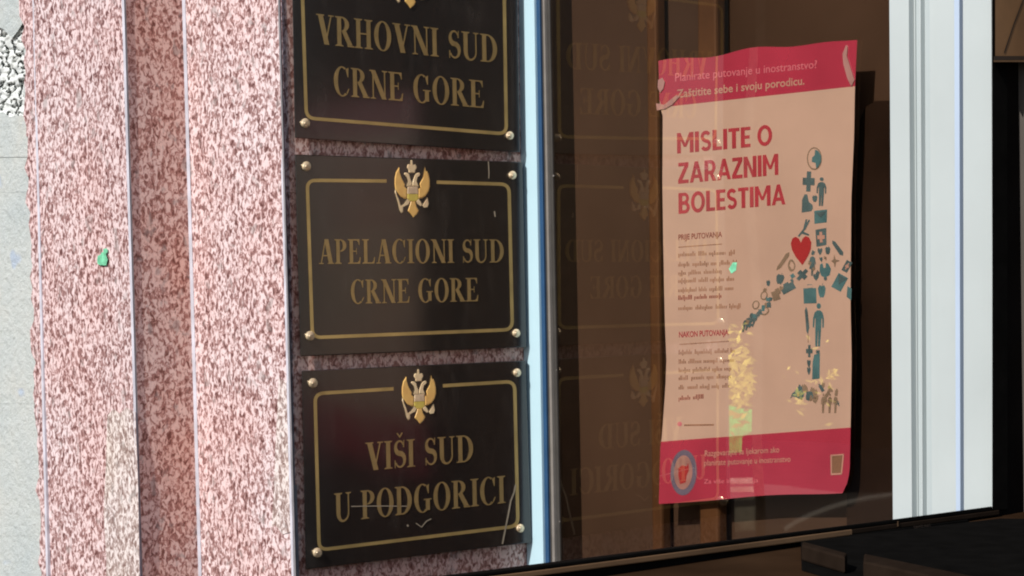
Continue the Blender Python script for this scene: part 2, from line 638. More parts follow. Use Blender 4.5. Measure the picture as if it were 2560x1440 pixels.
def stem(x, w=T, y0=0.0, y1=1.0, sl=0.085, serif=(1, 1)):
    q = [[(x, y0), (x + w, y0), (x + w, y1), (x, y1)]]
    if serif[0]:
        q.append([(x - sl, y0), (x + w + sl, y0), (x + w + sl, y0 + SF * 0.6), (x + w, y0 + SF * 1.5), (x, y0 + SF * 1.5), (x - sl, y0 + SF * 0.6)])
    if serif[1]:
        q.append([(x - sl, y1 - SF * 0.6), (x, y1 - SF * 1.5), (x + w, y1 - SF * 1.5), (x + w + sl, y1 - SF * 0.6), (x + w + sl, y1), (x - sl, y1)])
    return q


def diag(x0, x1, w, y0=0.0, y1=1.0):
    return [[(x0, y0), (x0 + w, y0), (x1 + w, y1), (x1, y1)]]


def serif(xc, w, top):
    return [[(xc - w, 1 - SF), (xc + w, 1 - SF), (xc + w, 1), (xc - w, 1)]] if top else [[(xc - w, 0), (xc + w, 0), (xc + w, SF), (xc - w, SF)]]


def arc(cx, cy, ro, ri, a0, a1, n=18):
    q = []
    for k in range(n):
        A, B = rad(a0 + (a1 - a0) * k / n), rad(a0 + (a1 - a0) * (k + 1) / n)
        q.append([(cx + ri[0] * math.cos(A), cy + ri[1] * math.sin(A)), (cx + ro[0] * math.cos(A), cy + ro[1] * math.sin(A)),
                  (cx + ro[0] * math.cos(B), cy + ro[1] * math.sin(B)), (cx + ri[0] * math.cos(B), cy + ri[1] * math.sin(B))])
    return q


def stroke(pts):
    """pts: (x, y, width)"""
    L, R_ = [], []
    for i, (x, y, w) in enumerate(pts):
        a, b = pts[max(i - 1, 0)], pts[min(i + 1, len(pts) - 1)]
        dx, dy = b[0] - a[0], b[1] - a[1]
        l = math.hypot(dx, dy) or 1
        nx, ny = -dy / l, dx / l
        L.append((x + nx * w / 2, y + ny * w / 2))
        R_.append((x - nx * w / 2, y - ny * w / 2))
    return [[L[i], R_[i], R_[i + 1], L[i + 1]] for i in range(len(pts) - 1)]


def S_glyph():
    p = []
    for k in range(25):
        u = k / 24
        if u < 0.5:
            a = rad(20 + (270 - 20) * (u / 0.5))
            x, y = 0.265 + 0.165 * math.cos(a), 0.745 + 0.225 * math.sin(a)
        else:
            a = rad(90 - (90 + 160) * ((u - 0.5) / 0.5))
            x, y = 0.275 + 0.185 * math.cos(a), 0.275 + 0.245 * math.sin(a)
        w = 0.06 + 0.13 * math.exp(-((u - 0.5) / 0.2) ** 2)
        p.append((x, y, w))
    return stroke(p) + [[(0.40, 0.74), (0.445, 0.74), (0.455, 1.0), (0.425, 1.0)], [(0.055, 0.0), (0.085, 0.0), (0.095, 0.28), (0.05, 0.28)]]


def glyph(c):
    if c == 'I':
        return stem(0.085), 0.335
    if c == 'H':
        return stem(0.085) + stem(0.50) + [[(0.25, 0.48), (0.50, 0.48), (0.50, 0.53), (0.25, 0.53)]], 0.75
    if c == 'N':
        return stem(0.12, t_, sl=0.09, serif=(1, 0)) + stem(0.60, t_, sl=0.09, serif=(0, 1)) + diag(0.50, 0.04, 0.20) + serif(0.09, 0.09, 1), 0.74
    if c == 'V':
        return diag(0.31, 0.06, 0.20) + diag(0.33, 0.58, t_) + serif(0.16, 0.16, 1) + serif(0.60, 0.11, 1), 0.72
    if c == 'A':
        return diag(0.08, 0.30, t_) + diag(0.47, 0.27, 0.20) + [[(0.16, 0.31), (0.50, 0.31), (0.50, 0.36), (0.16, 0.36)]] + serif(0.11, 0.11, 0) + serif(0.57, 0.15, 0), 0.72
    if c == 'U':
        return (stem(0.085, T, 0.3, 1.0, serif=(0, 1)) + stem(0.56, t_, 0.3, 1.0, serif=(0, 1)) +
                arc(0.35, 0.3, (0.262, 0.32), (0.10, 0.25), 180, 270, 12) + arc(0.35, 0.3, (0.262, 0.32), (0.21, 0.25), 270, 360, 12)), 0.72
    if c == 'D':
        return stem(0.085, serif=(1, 1)) + arc(0.29, 0.5, (0.40, 0.5), (0.225, 0.45), -90, 90, 22), 0.73
    if c == 'O':
        return arc(0.37, 0.5, (0.345, 0.52), (0.175, 0.475), 0, 360, 40), 0.74
    if c in 'CG':
        q = arc(0.37, 0.5, (0.345, 0.52), (0.175, 0.475), 60, 180, 18) + arc(0.37, 0.5, (0.345, 0.52), (0.175, 0.475), 180, 305, 18)
        q += [[(0.60, 0.66), (0.63, 0.66), (0.64, 1.0), (0.605, 0.97), (0.52, 0.93)]]
        if c == 'G':
            return q + stem(0.50, T, 0.06, 0.46, serif=(0, 0)) + [[(0.42, 0.43), (0.74, 0.43), (0.74, 0.47), (0.42, 0.47)]], 0.76
        return q + [[(0.56, 0.06), (0.62, 0.16), (0.66, 0.26), (0.63, 0.27), (0.55, 0.13)]], 0.70
    if c in 'PR':
        q = stem(0.085) + arc(0.27, 0.745, (0.30, 0.255), (0.13, 0.21), -90, 90, 18)
        if c == 'R':
            return q + [[(0.27, 0.50), (0.44, 0.54), (0.70, 0.06), (0.50, 0.06)], [(0.50, 0.0), (0.76, 0.0), (0.76, 0.045), (0.48, 0.06)]], 0.74
        return q, 0.60
    if c in 'EL':
        q = stem(0.085) + [[(0.25, 0), (0.58, 0), (0.61, 0.27), (0.575, 0.27), (0.54, 0.13), (0.46, 0.05), (0.25, 0.05)]]
        if c == 'E':
            q += [[(0.25, 0.95), (0.44, 0.95), (0.51, 0.87), (0.535, 0.76), (0.565, 0.76), (0.56, 1.0), (0.25, 1.0)],
                  [(0.25, 0.485), (0.40, 0.485), (0.40, 0.535), (0.25, 0.535)], [(0.40, 0.38), (0.43, 0.38), (0.43, 0.64), (0.40, 0.64)]]
            return q, 0.65
        return q, 0.63
    if c in 'SŠ':
        q = S_glyph()
        if c == 'Š':
            q += [[(0.14, 1.26), (0.20, 1.27), (0.275, 1.16), (0.275, 1.07)], [(0.275, 1.07), (0.275, 1.16), (0.35, 1.27), (0.41, 1.26)]]
        return q, 0.52
    return [], 0.30


def carve(name, text, plane, x0, y0, x1, y1, h0, h1, off, m, parent, lean=0.02, gap=0.035):
    polys, pen = [], 0.0
    for c in text:
        q, w = glyph(c)
        polys += [[(pen + x, y) for x, y in p] for p in q]
        pen += w + gap
    pen -= gap
    mb = MB()
    for k, p in enumerate(polys):
        pix = []
        for gx, gy in p:
            u = gx / pen
            h = h0 + (h1 - h0) * u
            pix.append((lerp(x0, x1, u) - lean * h * gy, lerp(y0, y1, u) - h * gy))
        d = (k % 9) * 0.00004
        mb.loft([plane.at(x, y, off - 0.0002) for x, y in pix], [plane.at(x, y, off + 0.0004 + d) for x, y in pix], m)
    return mb.build(name, parent)


def ribbon(mb, plane, pts, w, o0, o1, m):
    L, R_ = [], []
    for i, (x, y) in enumerate(pts):
        a, b = pts[max(i - 1, 0)], pts[min(i + 1, len(pts) - 1)]
        dx, dy = b[0] - a[0], b[1] - a[1]
        l = math.hypot(dx, dy) or 1
        L.append((x - dy / l * w / 2, y + dx / l * w / 2))
        R_.append((x + dy / l * w / 2, y - dx / l * w / 2))
    n = len(pts)
    for i in range(n - 1):
        q = [L[i], R_[i], R_[i + 1], L[i + 1]]
        mb.loft([plane.at(*p, o0) for p in q], [plane.at(*p, o1) for p in q], m, caps=True)


def rounded(a, c, b, r=20, n=6):
    """points turning the corner c on the way from a to b"""
    def tow(p, q, d):
        l = math.hypot(q[0] - p[0], q[1] - p[1])
        return (p[0] + (q[0] - p[0]) * d / l, p[1] + (q[1] - p[1]) * d / l)
    p0, p1 = tow(c, a, r), tow(c, b, r)
    out = []
    for k in range(n + 1):
        u = k / n
        out.append(((1 - u) ** 2 * p0[0] + 2 * u * (1 - u) * c[0] + u * u * p1[0], (1 - u) ** 2 * p0[1] + 2 * u * (1 - u) * c[1] + u * u * p1[1]))
    return out


def dome(mb, plane, cx, cy, r, o0, hgt, m, n=18, rings=5):
    prev = [plane.at(cx + r * math.cos(6.2832 * i / n), cy + r * math.sin(6.2832 * i / n) * 1.06, o0) for i in range(n)]
    for k in range(1, rings + 1):
        a = math.pi / 2 * k / rings
        rr, h = max(r * math.cos(a), 0.3), o0 + hgt * math.sin(a)
        cur = [plane.at(cx + rr * math.cos(6.2832 * i / n), cy + rr * math.sin(6.2832 * i / n) * 1.06, h) for i in range(n)]
        mb.loft(prev, cur, m, caps=(k == rings))
        prev = cur


EMB = {
    'wing': [('emblem_gold', [(300, 300), (310, 400), (350, 520), (415, 640), (410, 700), (465, 740), (465, 930), (410, 935), (330, 890), (270, 810), (225, 740), (212, 640), (215, 520), (240, 400), (285, 330)])],
    'wing2': [('emblem_gold', [(820, 300), (808, 390), (790, 500), (715, 635), (730, 710), (690, 740), (690, 935), (760, 920), (830, 880), (890, 790), (915, 690), (915, 560), (890, 440), (860, 375), (840, 390)])],
    'head': [('emblem_pale', [(400, 440), (415, 412), (470, 420), (505, 450), (525, 530), (555, 610), (560, 680), (470, 690), (445, 690), (480, 590), (460, 510), (430, 480)])],
    'head2': [('emblem_pale', [(725, 440), (705, 412), (650, 425), (620, 460), (595, 530), (570, 610), (565, 680), (690, 690), (650, 590), (670, 500), (710, 475)])],
    'shield': [('shield', [(470, 690), (680, 690), (690, 840), (465, 840)]), ('olive', [(465, 842), (690, 842), (690, 930), (640, 985), (520, 985), (465, 930)])],
    'crown': [('emblem_pale', [(535, 170), (550, 160), (570, 180), (575, 262), (600, 250), (635, 255), (652, 300), (645, 340), (625, 360), (620, 415), (495, 415), (490, 360), (462, 320), (465, 265), (495, 245), (530, 255)])],
    'tail': [('emblem_gold', [(535, 987), (625, 987), (650, 1090), (695, 1170), (660, 1240), (585, 1310), (545, 1250), (475, 1180), (500, 1110), (520, 1050)])],
    'leg': [('emblem_pale', [(462, 932), (520, 987), (490, 1050), (420, 1080), (385, 1105), (330, 1080), (400, 1040), (440, 980)])],
    'leg2': [('emblem_pale', [(642, 987), (692, 937), (740, 1000), (765, 1070), (730, 1085), (670, 1040)])],
    'sceptre': [('emblem_pale', [(225, 745), (250, 850), (300, 960), (335, 1082), (385, 1107), (380, 1200), (345, 1225), (305, 1150), (280, 1020), (240, 880), (215, 800)])],
    'orb': [('emblem_pale', [(870, 905), (895, 1040), (870, 1105), (800, 1115), (768, 1072), (800, 1020), (840, 960)])],
}


def emblem(plane, off, f, parent):
    root = None
    body = MB()
    order = ['wing', 'wing2', 'head', 'head2', 'leg', 'leg2', 'sceptre', 'orb']
    def add(mb, key):
        for mname, pts in EMB[key]:
            cx, cy = sum(p[0] for p in pts) / len(pts), sum(p[1] for p in pts) / len(pts)
            base = [f(x, y) for x, y in pts]
            topp = [f(x + (cx - x) * 0.16, y + (cy - y) * 0.10) for x, y in pts]
            mb.loft([plane.at(*p, off - 0.0003) for p in base], [plane.at(*p, off + 0.0007) for p in base], M[mname], caps=False)
            mb.loft([plane.at(*p, off + 0.0007) for p in base], [plane.at(*p, off + 0.0014) for p in topp], M[mname])
    for k in order:
        add(body, k)
    root = body.build('emblem', parent)
    for k, nm in (('crown', 'crown'), ('shield', 'shield'), ('tail', 'tail')):
        mb = MB()
        add(mb, k)
        mb.build(nm, root)


def plaque(label, corners, frame_path, lines, screws, emb, extra=None):
    """corners: pixels of the front face; frame_path: runs of the gold line"""
    f0, f1 = 0.005, 0.015
    base = PW.at(*[(corners[2][k] + corners[3][k]) / 2 for k in (0, 1)], 0.0)
    root = empty('court_plaque', base, label, 'plaque', 'black court plaques on the granite pier')
    mb = MB()
    prism(mb, PW, corners, f0, f1, M['plate'])
    mb.build('panel', root, bevel=0.0012)
    mb = MB()
    for run in frame_path:
        ribbon(mb, PW, run, 8.5, f1 - 0.0002, f1 + 0.0004, M['gold_bright'])
    mb.build('gold_border', root)
    for L in lines:
        carve('lettering', L[0], PW, *L[1:], f1, M['gold'], root)
    for k, (x, y) in enumerate(screws):
        mb = MB()
        dome(mb, PW, x, y, 12 if k % 2 == 0 else 10.5, f1 - 0.0003, 0.0052, M['brass'])
        mb.build('screw', root, smooth=True)
    emblem(PW, f1, emb, root)
    for nm, run, w in extra or []:
        mb = MB()
        ribbon(mb, PW, run, w, f1 + 0.0002, f1 + 0.0007, M['scratch'])
        mb.build(nm, root)
    return root


e2 = lambda x, y: (960 + x / 8.0, 380 + y / 8.0)


def e3(x, y):
    a, b = e2(x, y)
    px = 1045.6 + (a - 1028.8) * 0.97
    return px, 922.8 + (b - 400) * 0.953 - 0.045 * (px - 1046)


def e1(x, y):
    a, b = e2(x, y)
    px = 1025.9 + (a - 1033.4)
    return px, 21 + (b - 543.8) + 0.10 * (px - 1026)


tlA, trA, brA, blA = (753, -110), (1260, -54), (1266, 335), (766, 295)
plaque('black plaque lettered VRHOVNI SUD CRNE GORE, cut off at the top edge',
       [(728, -165), (1293, -90), (1300, 381), (737, 345)],
       [[(900, 305.7)] + rounded((900, 305.7), blA, tlA, 22) + rounded(blA, tlA, trA, 22) + [(950, -88)], [(1090, -73)] + rounded(tlA, trA, brA, 22) + rounded(trA, brA, blA, 22) + [(900, 305.5)]],
       [('VRHOVNI SUD', 792, 109, 1246, 158, 75, 69), ('CRNE GORE', 834, 238, 1213, 270.5, 73, 68)],
       [(750, -138), (1266, -72), (763.5, 308), (1274.8, 339)], e1)
tl, tr, br, bl = (768, 450.5), (1272.5, 460.5), (1281, 824), (781, 844)
plaque('black plaque lettered APELACIONI SUD CRNE GORE with the gold eagle',
       [(737, 386), (1306, 405), (1316, 868), (751, 891)],
       [[(966.5, 452.5)] + rounded(tr, tl, bl, 22) + rounded(tl, bl, br, 22) + rounded(bl, br, tr, 22) + rounded(br, tr, tl, 22) + [(1091.8, 455.5)]],
       [('APELACIONI SUD', 797.6, 660, 1262, 656, 62, 57.5), ('CRNE GORE', 876.5, 759.5, 1198, 753, 60, 58.5)],
       [(766.3, 415.8), (1281.6, 438), (775.5, 839.8), (1291, 833)], e2,
       [('scratch', [(1221, 403), (1222.5, 432), (1222, 446)], 2.2), ('scratch', [(1236, 528), (1238, 542)], 3.0)])
tl, tr, br, bl = (787.5, 984), (1286.5, 953.5), (1295, 1315), (798, 1375)
plaque('black plaque lettered VIŠI SUD U PODGORICI with scratches at one corner',
       [(754, 927), (1314, 901), (1329, 1356), (764, 1424)],
       [[(984, 972)] + rounded(tr, tl, bl, 22) + rounded(tl, bl, br, 22) + rounded(bl, br, tr, 22) + rounded(br, tr, tl, 22) + [(1107, 964.5)]],
       [('VIŠI SUD', 915, 1177, 1186, 1153.5, 70, 67), ('U PODGORICI', 836.5, 1306, 1264.5, 1257, 72, 68)],
       [(782.7, 957.8), (1293, 931.7), (793.6, 1381.7), (1301, 1320.7)], e3,
       [('scratch', [(878, 1266), (945, 1265), (1018, 1265.5)], 2.0), ('scratch', [(1289, 1212), (1285, 1232), (1277, 1252), (1270, 1290), (1262, 1330), (1256, 1360)], 3.6),
        ('scratch', [(1040, 1308), (1054, 1318), (1066, 1303), (1078, 1297)], 2.2), ('scratch', [(1018, 1312), (1021, 1316)], 4.0)])

# ------------------------------------------------------------------ glazed entrance: corner post, pane, white stile
GX = lambda x0, x1, off=0.0: edge_on(GL, x0, x1, off)
base = GL.at(1800, 3000)
ent = empty('glazed_entrance', Vector((base.x, base.y, 0)), 'tinted brown glass pane between a narrow pale post and a wide white frame', 'window')


def gbar(name, xa, xb, o0, o1, m, parent=ent, bevel=0.0008):
    mb = MB()
    bar(mb, GX(*xa, 0), GX(*xb, 0), NG, o0, o1, m)
    return mb.build(name, parent, bevel=bevel)


post = gbar('corner_post', (1307, 1330), (1347, 1371), -0.05, 0.010, M['post'])
gbar('gasket', (1347.3, 1371.3), (1356, 1380), -0.05, 0.006, M['gasket'], post)
gbar('gasket', (1356.3, 1380.3), (1363.5, 1388.5), -0.05, 0.003, M['dark_bead'], post)
gbar('bead', (1363.7, 1388.7), (1368, 1395), -0.05, 0.006, M['pale_bead'], post)
gbar('gasket', (1368.2, 1395.2), (1374, 1402), -0.05, 0.001, M['dark_bead'], post)
mb = MB()
q0, q1 = GX(1374, 1402), GX(2223, 2233)
fr = [q0[0], q1[0], q1[1], q0[1]]
fo = [p - NG * 0.002 for p in fr]
ba = [p - NG * 0.008 for p in fr]
mb.poly(fo, M['glass'])
mb.poly(ba, M['glass_back'])
for i in range(4):
    mb.poly([fo[i], fo[(i + 1) % 4], ba[(i + 1) % 4], ba[i]], M['glass_back'])
mb.build('glass_pane', ent)
for (x, y) in [(1383, 440), (1387, 828), (1390, 925), (1398, 1304)]:
    mb = MB()
    dome(mb, GL, x, y, 3.2, -0.002, 0.003, M['pale_bead'], 10, 3)
    mb.build('pin', ent)

prof = [  # x at the top edge of the picture, x at its foot, depth, material
    (2223, 2233, 0.000, 'white_alu'), (2272, 2281, -0.010, 'white_alu'), (2275, 2283, -0.012, 'white_alu2'), (2290, 2297, -0.006, 'white_alu'),
    (2294, 2300, -0.014, 'white_alu2'), (2311, 2318, -0.010, 'white_alu'), (2333, 2338.5, -0.024, 'reveal'), (2335.5, 2341, -0.004, 'white_alu'), (2384, 2390, 0.0015, 'white_alu'),
    (2389, 2394, 0.003, 'cool_alu'), (2402, 2405, -0.012, 'reveal'), (2412, 2415, 0.004, 'white_alu'), (2483.5, 2488, 0, None)]
st = MB()
for (a, b) in zip(prof[:-1], prof[1:]):
    x0, x1, d, m = a
    bar(st, GX(x0 + 0.15, x1 + 0.15), GX(b[0] - 0.15, b[1] - 0.15), NG, -0.06, d, M[m])
st.build('frame', ent, bevel=0.0006)

# ------------------------------------------------------------------ what stands behind the glass
mb = MB()
BK = Plane(C0 - NG * 0.045, NG)
bk0, bk1 = edge_on(BK, 1250, 1270), edge_on(BK, 2700, 2710)
bar(mb, bk0, bk1, NG, -0.05, 0.0, M['inside'])  # brown panel set close behind the pane to give its reflected haze
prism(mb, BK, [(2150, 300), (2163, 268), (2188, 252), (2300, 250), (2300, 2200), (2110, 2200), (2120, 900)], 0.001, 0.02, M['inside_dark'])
tag(mb.build('interior_wall'), kind='structure')


def inner_post(xa, xb, depth, w, label):
    pl = Plane(C0 - NG * depth, NG)
    m_ = MB()
    bar(m_, edge_on(pl, xa[0], xa[1]), edge_on(pl, xb[0], xb[1]), NG, -w, 0.0, M['inside_wood'])
    o = m_.build('wooden_post', bevel=0.004)
    tag(o, label, 'post', 'amber wooden posts behind the glass')


inner_post((1742, 1748), (1790, 1796), 0.014, 0.02, 'amber wooden post behind the glass, above and below the poster')
inner_post((1614, 1630), (1640, 1656), 0.018, 0.02, 'dim amber wooden post behind the glass beside the poster edge')

# ------------------------------------------------------------------ poster
PO = 0.0012


def border_left(v):
    k = [(152, 1646), (262, 1649), (272, 1657), (460, 1656), (600, 1658), (800, 1662), (900, 1666), (960, 1664), (1090, 1655), (1112, 1651), (1260, 1647)]
    y = 152 + (1260 - 152) * v
    for (a, xa), (b, xb) in zip(k[:-1], k[1:]):
        if y <= b:
            return lerp(xa, xb, (y - a) / (b - a)), y
    return k[-1][1], y


def border_right(v):
    k = [(97, 2143), (222, 2137), (340, 2135), (500, 2128), (760, 2126), (900, 2129), (1085, 2126), (1180, 2124), (1215, 2116), (1228, 2106)]
    y = 97 + (1228 - 97) * v
    for (a, xa), (b, xb) in zip(k[:-1], k[1:]):
        if y <= b:
            return lerp(xa, xb, (y - a) / (b - a)), y
    return k[-1][1], y


def sag(x, y):
    u, v = (x - 1646) / 490.0, (y - 120) / 1130.0
    return 0.0005 * math.sin(2.6 * v + 1.0) * math.cos(2.2 * u) + 0.0002 * math.sin(9 * v + 2 * u)


def on_paper(x, y, o=0.0):
    return GL.at(x, y, PO + 0.0016 + sag(x, y) + o)


def sheet_grid(v0, v1, o, m, name, parent, nu=24, nv=40, thick=0.0003, ripple=0.0):
    mb = MB()
    rows = []
    for j in range(nv + 1):
        v = v0 + (v1 - v0) * j / nv
        a, b = border_left(v), border_right(v)
        row = []
        for i in range(nu + 1):
            u = i / nu
            x, y = lerp(a[0], b[0], u), lerp(a[1], b[1], u)
            if v < 0.001:
                y += 5 * math.sin(u * 9.0) * math.sin(u * 3.1416) - 3 * math.sin(u * 17)
            if v > 0.999:
                y += 5 * math.sin(u * 7 + 1) * u
            row.append(on_paper(x, y, o))
        rows.append(row)
    i0 = len(mb.v)
    for row in rows:
        mb.v += row
    k0 = mb.mi(m)
    for row in rows:
        mb.v += [p - NG * thick for p in row]
    w, half = nu + 1, (nu + 1) * (nv + 1)
    for j in range(nv):
        for i in range(nu):
            q = [j * w + i, j * w + i + 1, (j + 1) * w + i + 1, (j + 1) * w + i]
            mb.f += [q, [k + half for k in reversed(q)]]
            mb.m += [k0, k0]
    rim = [i for i in range(w)] + [j * w + nu for j in range(1, nv + 1)] + [nv * w + i for i in range(nu - 1, -1, -1)] + [j * w for j in range(nv - 1, 0, -1)]
    for a, b in zip(rim, rim[1:] + rim[:1]):
        mb.f.append([a, b, b + half, a + half])
        mb.m.append(k0)
    return mb.build(name, parent)


pc = GL.at(1885, 1245, PO)
poster = empty('poster', pc, 'tan health poster headed MISLITE O ZARAZNIM BOLESTIMA taped to the brown glass', 'poster')
sheet_grid(0, 1, 0, M['paper'], 'paper_sheet', poster)
vb = (268 - 152) / (1260 - 152.0)
sheet_grid(0, vb, 0.00015, M['red'], 'header_band', poster, nv=6)
vf = (1104 - 152) / (1260 - 152.0)
sheet_grid(vf, 1, 0.00015, M['red'], 'footer_band', poster, nv=8)


def pprint(mb, pts, m, o=0.0002, th=0.0001):
    mb.loft([on_paper(x, y, o - th) for x, y in pts], [on_paper(x, y, o) for x, y in pts], m)


_font_cache = {}


def font_mesh(text, weight=0.0):
    key = (text, weight)
    if key not in _font_cache:
        cu = bpy.data.curves.new('lettering_curve', 'FONT')
        cu.body = text
        cu.offset = weight
        cu.resolution_u = 3
        ob = bpy.data.objects.new('lettering_curve', cu)
        COL.objects.link(ob)
        bpy.context.view_layer.update()
        me = ob.to_mesh()
        vs = [(v.co.x, v.co.y) for v in me.vertices]
        fs = [list(p.vertices) for p in me.polygons]
        ob.to_mesh_clear()
        bpy.data.objects.remove(ob)
        bpy.data.curves.remove(cu)
        _font_cache[key] = (vs, fs)
    return _font_cache[key]


CAP = 0.69


def typeset(mb, text, x0, y0, x1, y1, h0, h1, m, o=0.0003, weight=0.0, place=None, lean=0.0):
    place = place or on_paper
    vs, fs = font_mesh(text, weight)
    a, b = min(v[0] for v in vs), max(v[0] for v in vs)
    i0 = len(mb.v)
    for vx, vy in vs:
        u = (vx - a) / (b - a)
        h = lerp(h0, h1, u)
        mb.v.append(place(lerp(x0, x1, u) - lean * h * vy / CAP, lerp(y0, y1, u) - h * vy / CAP, o))
    k = mb.mi(m)
    for f in fs:
        mb.f.append([i + i0 for i in f])
        mb.m.append(k)


BW = 0.242


def sans(c):
    w = BW
    I_ = [[(0, 0), (w, 0), (w, 1), (0, 1)]]
    if c == 'I':
        return I_, w
    if c == 'L':
        return I_ + [[(w, 0), (.56, 0), (.56, .17), (w, .17)]], .56
    if c == 'T':
        return [[(0, .83), (.66, .83), (.66, 1), (0, 1)], [(.33 - w / 2, 0), (.33 + w / 2, 0), (.33 + w / 2, .83), (.33 - w / 2, .83)]], .66
    if c == 'E':
        return I_ + [[(w, y), (x, y), (x, y + .165), (w, y + .165)] for y, x in ((0, .58), (.42, .53), (.835, .58))], .58
    if c == 'O':
        return arc(.44, .5, (.44, .515), (.23, .335), 0, 360, 32), .88
    if c == 'Z':
        return [[(0, 0), (.66, 0), (.66, .17), (0, .17)], [(.02, .83), (.66, .83), (.66, 1), (.02, 1)], [(0, .17), (.26, .17), (.66, .83), (.40, .83)]], .66
    if c == 'A':
        return [[(0, 0), (.215, 0), (.53, 1), (.33, 1)], [(.86, 0), (.645, 0), (.33, 1), (.53, 1)], [(.20, .2), (.66, .2), (.61, .36), (.25, .36)]], .86
    if c in 'RB':
        if c == 'R':
            return I_ + arc(.38, .66, (.33, .34), (.12, .17), -90, 90, 14) + [[(w, .83), (.38, .83), (.38, 1), (w, 1)], [(w, .32), (.38, .32), (.38, .49), (w, .49)], [(.33, .34), (.55, .38), (.74, 0), (.50, 0)]], .74
        return I_ + arc(.38, .73, (.28, .27), (.10, .115), -90, 90, 12) + arc(.40, .285, (.31, .285), (.11, .12), -90, 90, 12) + [
            [(w, .845), (.38, .845), (.38, 1), (w, 1)], [(w, .415), (.38, .415), (.38, .6), (w, .6)], [(w, 0), (.40, 0), (.40, .165), (w, .165)]], .71
    if c == 'N':
        return I_ + [[(.58, 0), (.58 + w, 0), (.58 + w, 1), (.58, 1)], [(.05, 1), (.24, 1), (.73, 0), (.54, 0)]], .58 + w
    if c == 'M':
        return [[(0, 0), (w * .95, 0), (w * .95, 1), (0, 1)], [(.76, 0), (.76 + w * .95, 0), (.76 + w * .95, 1), (.76, 1)],
                [(.02, 1), (.21, 1), (.56, .30), (.40, .30)], [(.93, 1), (.74, 1), (.40, .30), (.56, .30)]], .76 + w * .95
    if c == 'S':
        p = []
        for k in range(25):
            u = k / 24
            if u < .5:
                a_ = rad(25 + 245 * (u / .5))
                p.append((.335 + .215 * math.cos(a_), .715 + .195 * math.sin(a_), .185))
            else:
                a_ = rad(90 - 245 * ((u - .5) / .5))
                p.append((.335 + .225 * math.cos(a_), .29 + .205 * math.sin(a_), .185))
        return stroke(p), .66
    return [], .26


def title(mb, text, x0, y0, x1, y1, h0, h1, m):
    polys, pen = [], 0.0
    for c in text:
        q, w = sans(c)
        polys += [[(pen + x, y) for x, y in p] for p in q]
        pen += w + .075
    pen -= .075
    for k, p in enumerate(polys):
        pix = []
        for gx, gy in p:
            u = gx / pen
            h = lerp(h0, h1, u)
            pix.append((lerp(x0, x1, u) - 0.01 * h * gy, lerp(y0, y1, u) - h * gy))
        pprint(mb, pix, m, 0.0002 + (k % 5) * 0.00004)


tx = MB()
title(tx, 'MISLITE O', 1692.7, 384, 1930.5, 362.5, 51, 51, M['title_red'])
title(tx, 'ZARAZNIM', 1695.5, 459.5, 1946, 437, 52, 53, M['title_red'])
title(tx, 'BOLESTIMA', 1696.5, 535, 1963.5, 510.5, 52, 51, M['title_red'])
tx.build('title_lettering', poster)
tx = MB()
typeset(tx, 'Planirate putovanje u inostranstvo?', 1688, 204, 2042, 170, 21, 20, M['faint_pink'], 0.00045)
typeset(tx, 'Zaštitite sebe i svoju porodicu.', 1692, 244.5, 2011, 211, 20, 20, M['cream'], 0.00045, weight=0.015)
tx.build('header_lettering', poster)
tx = MB()
typeset(tx, 'Razgovarajte sa ljekarom ako', 1762, 1141, 1948, 1131, 15, 15, M['cream'], 0.00045)
typeset(tx, 'planirate putovanje u inostranstvo', 1760.5, 1164.5, 1976, 1154.5, 15, 15, M['cream'], 0.00045)
typeset(tx, 'Za više informacija', 1759.5, 1209, 1895, 1206, 11, 11, M['faint_pink'], 0.00045)
tx.build('footer_lettering', poster)
tx = MB()
typeset(tx, 'PRIJE PUTOVANJA', 1696, 600, 1805, 592, 13.5, 13.5, M['red_brown'], weight=0.02)
tx.build('subheading_lettering', poster)
tx = MB()
typeset(tx, 'NAKON PUTOVANJA', 1697.5, 843.5, 1821, 837.5, 14, 14, M['title_red'], weight=0.02)
tx.build('subheading_lettering', poster)
for a, b in (((1696, 618), (1805, 610)), ((1698, 861), (1822, 853))):
    tx = MB()
    pprint(tx, [(a[0], a[1] - 1.2), (b[0], b[1] - 1.2), (b[0], b[1] + 1.2), (a[0], a[1] + 1.2)], M['brown_print'])
    tx.build('rule', poster)


def small_rows(rows, seed):
    mb = MB()
    r = random.Random(seed)
    for k, (xa, ya, xb, yb, bold) in enumerate(rows):
        x = xa
        m = M['red_brown'] if bold else M['brown_print']
        while x < xb - 6:
            wlen = min(r.uniform(16, 46), xb - x)
            xe = x + wlen
            # one blurred word: a body of letter widths with short risers
            xs = x
            while xs < xe - 2:
                lw = r.uniform(1.8, 3.2)
                h = 6.8 if r.random() < 0.68 else 11.5
                d = 3.5 if r.random() < 0.12 else 0
                yy = lerp(ya, yb, (xs - xa) / (xb - xa))
                pprint(mb, [(xs, yy - h), (min(xs + lw, xe), yy - h), (min(xs + lw, xe), yy + d), (xs, yy + d)], m, 0.00018 + (k % 2) * 0.00003)
                xs += lw + r.uniform(0.9, 1.7)
            x = xe + 5.5
    return mb


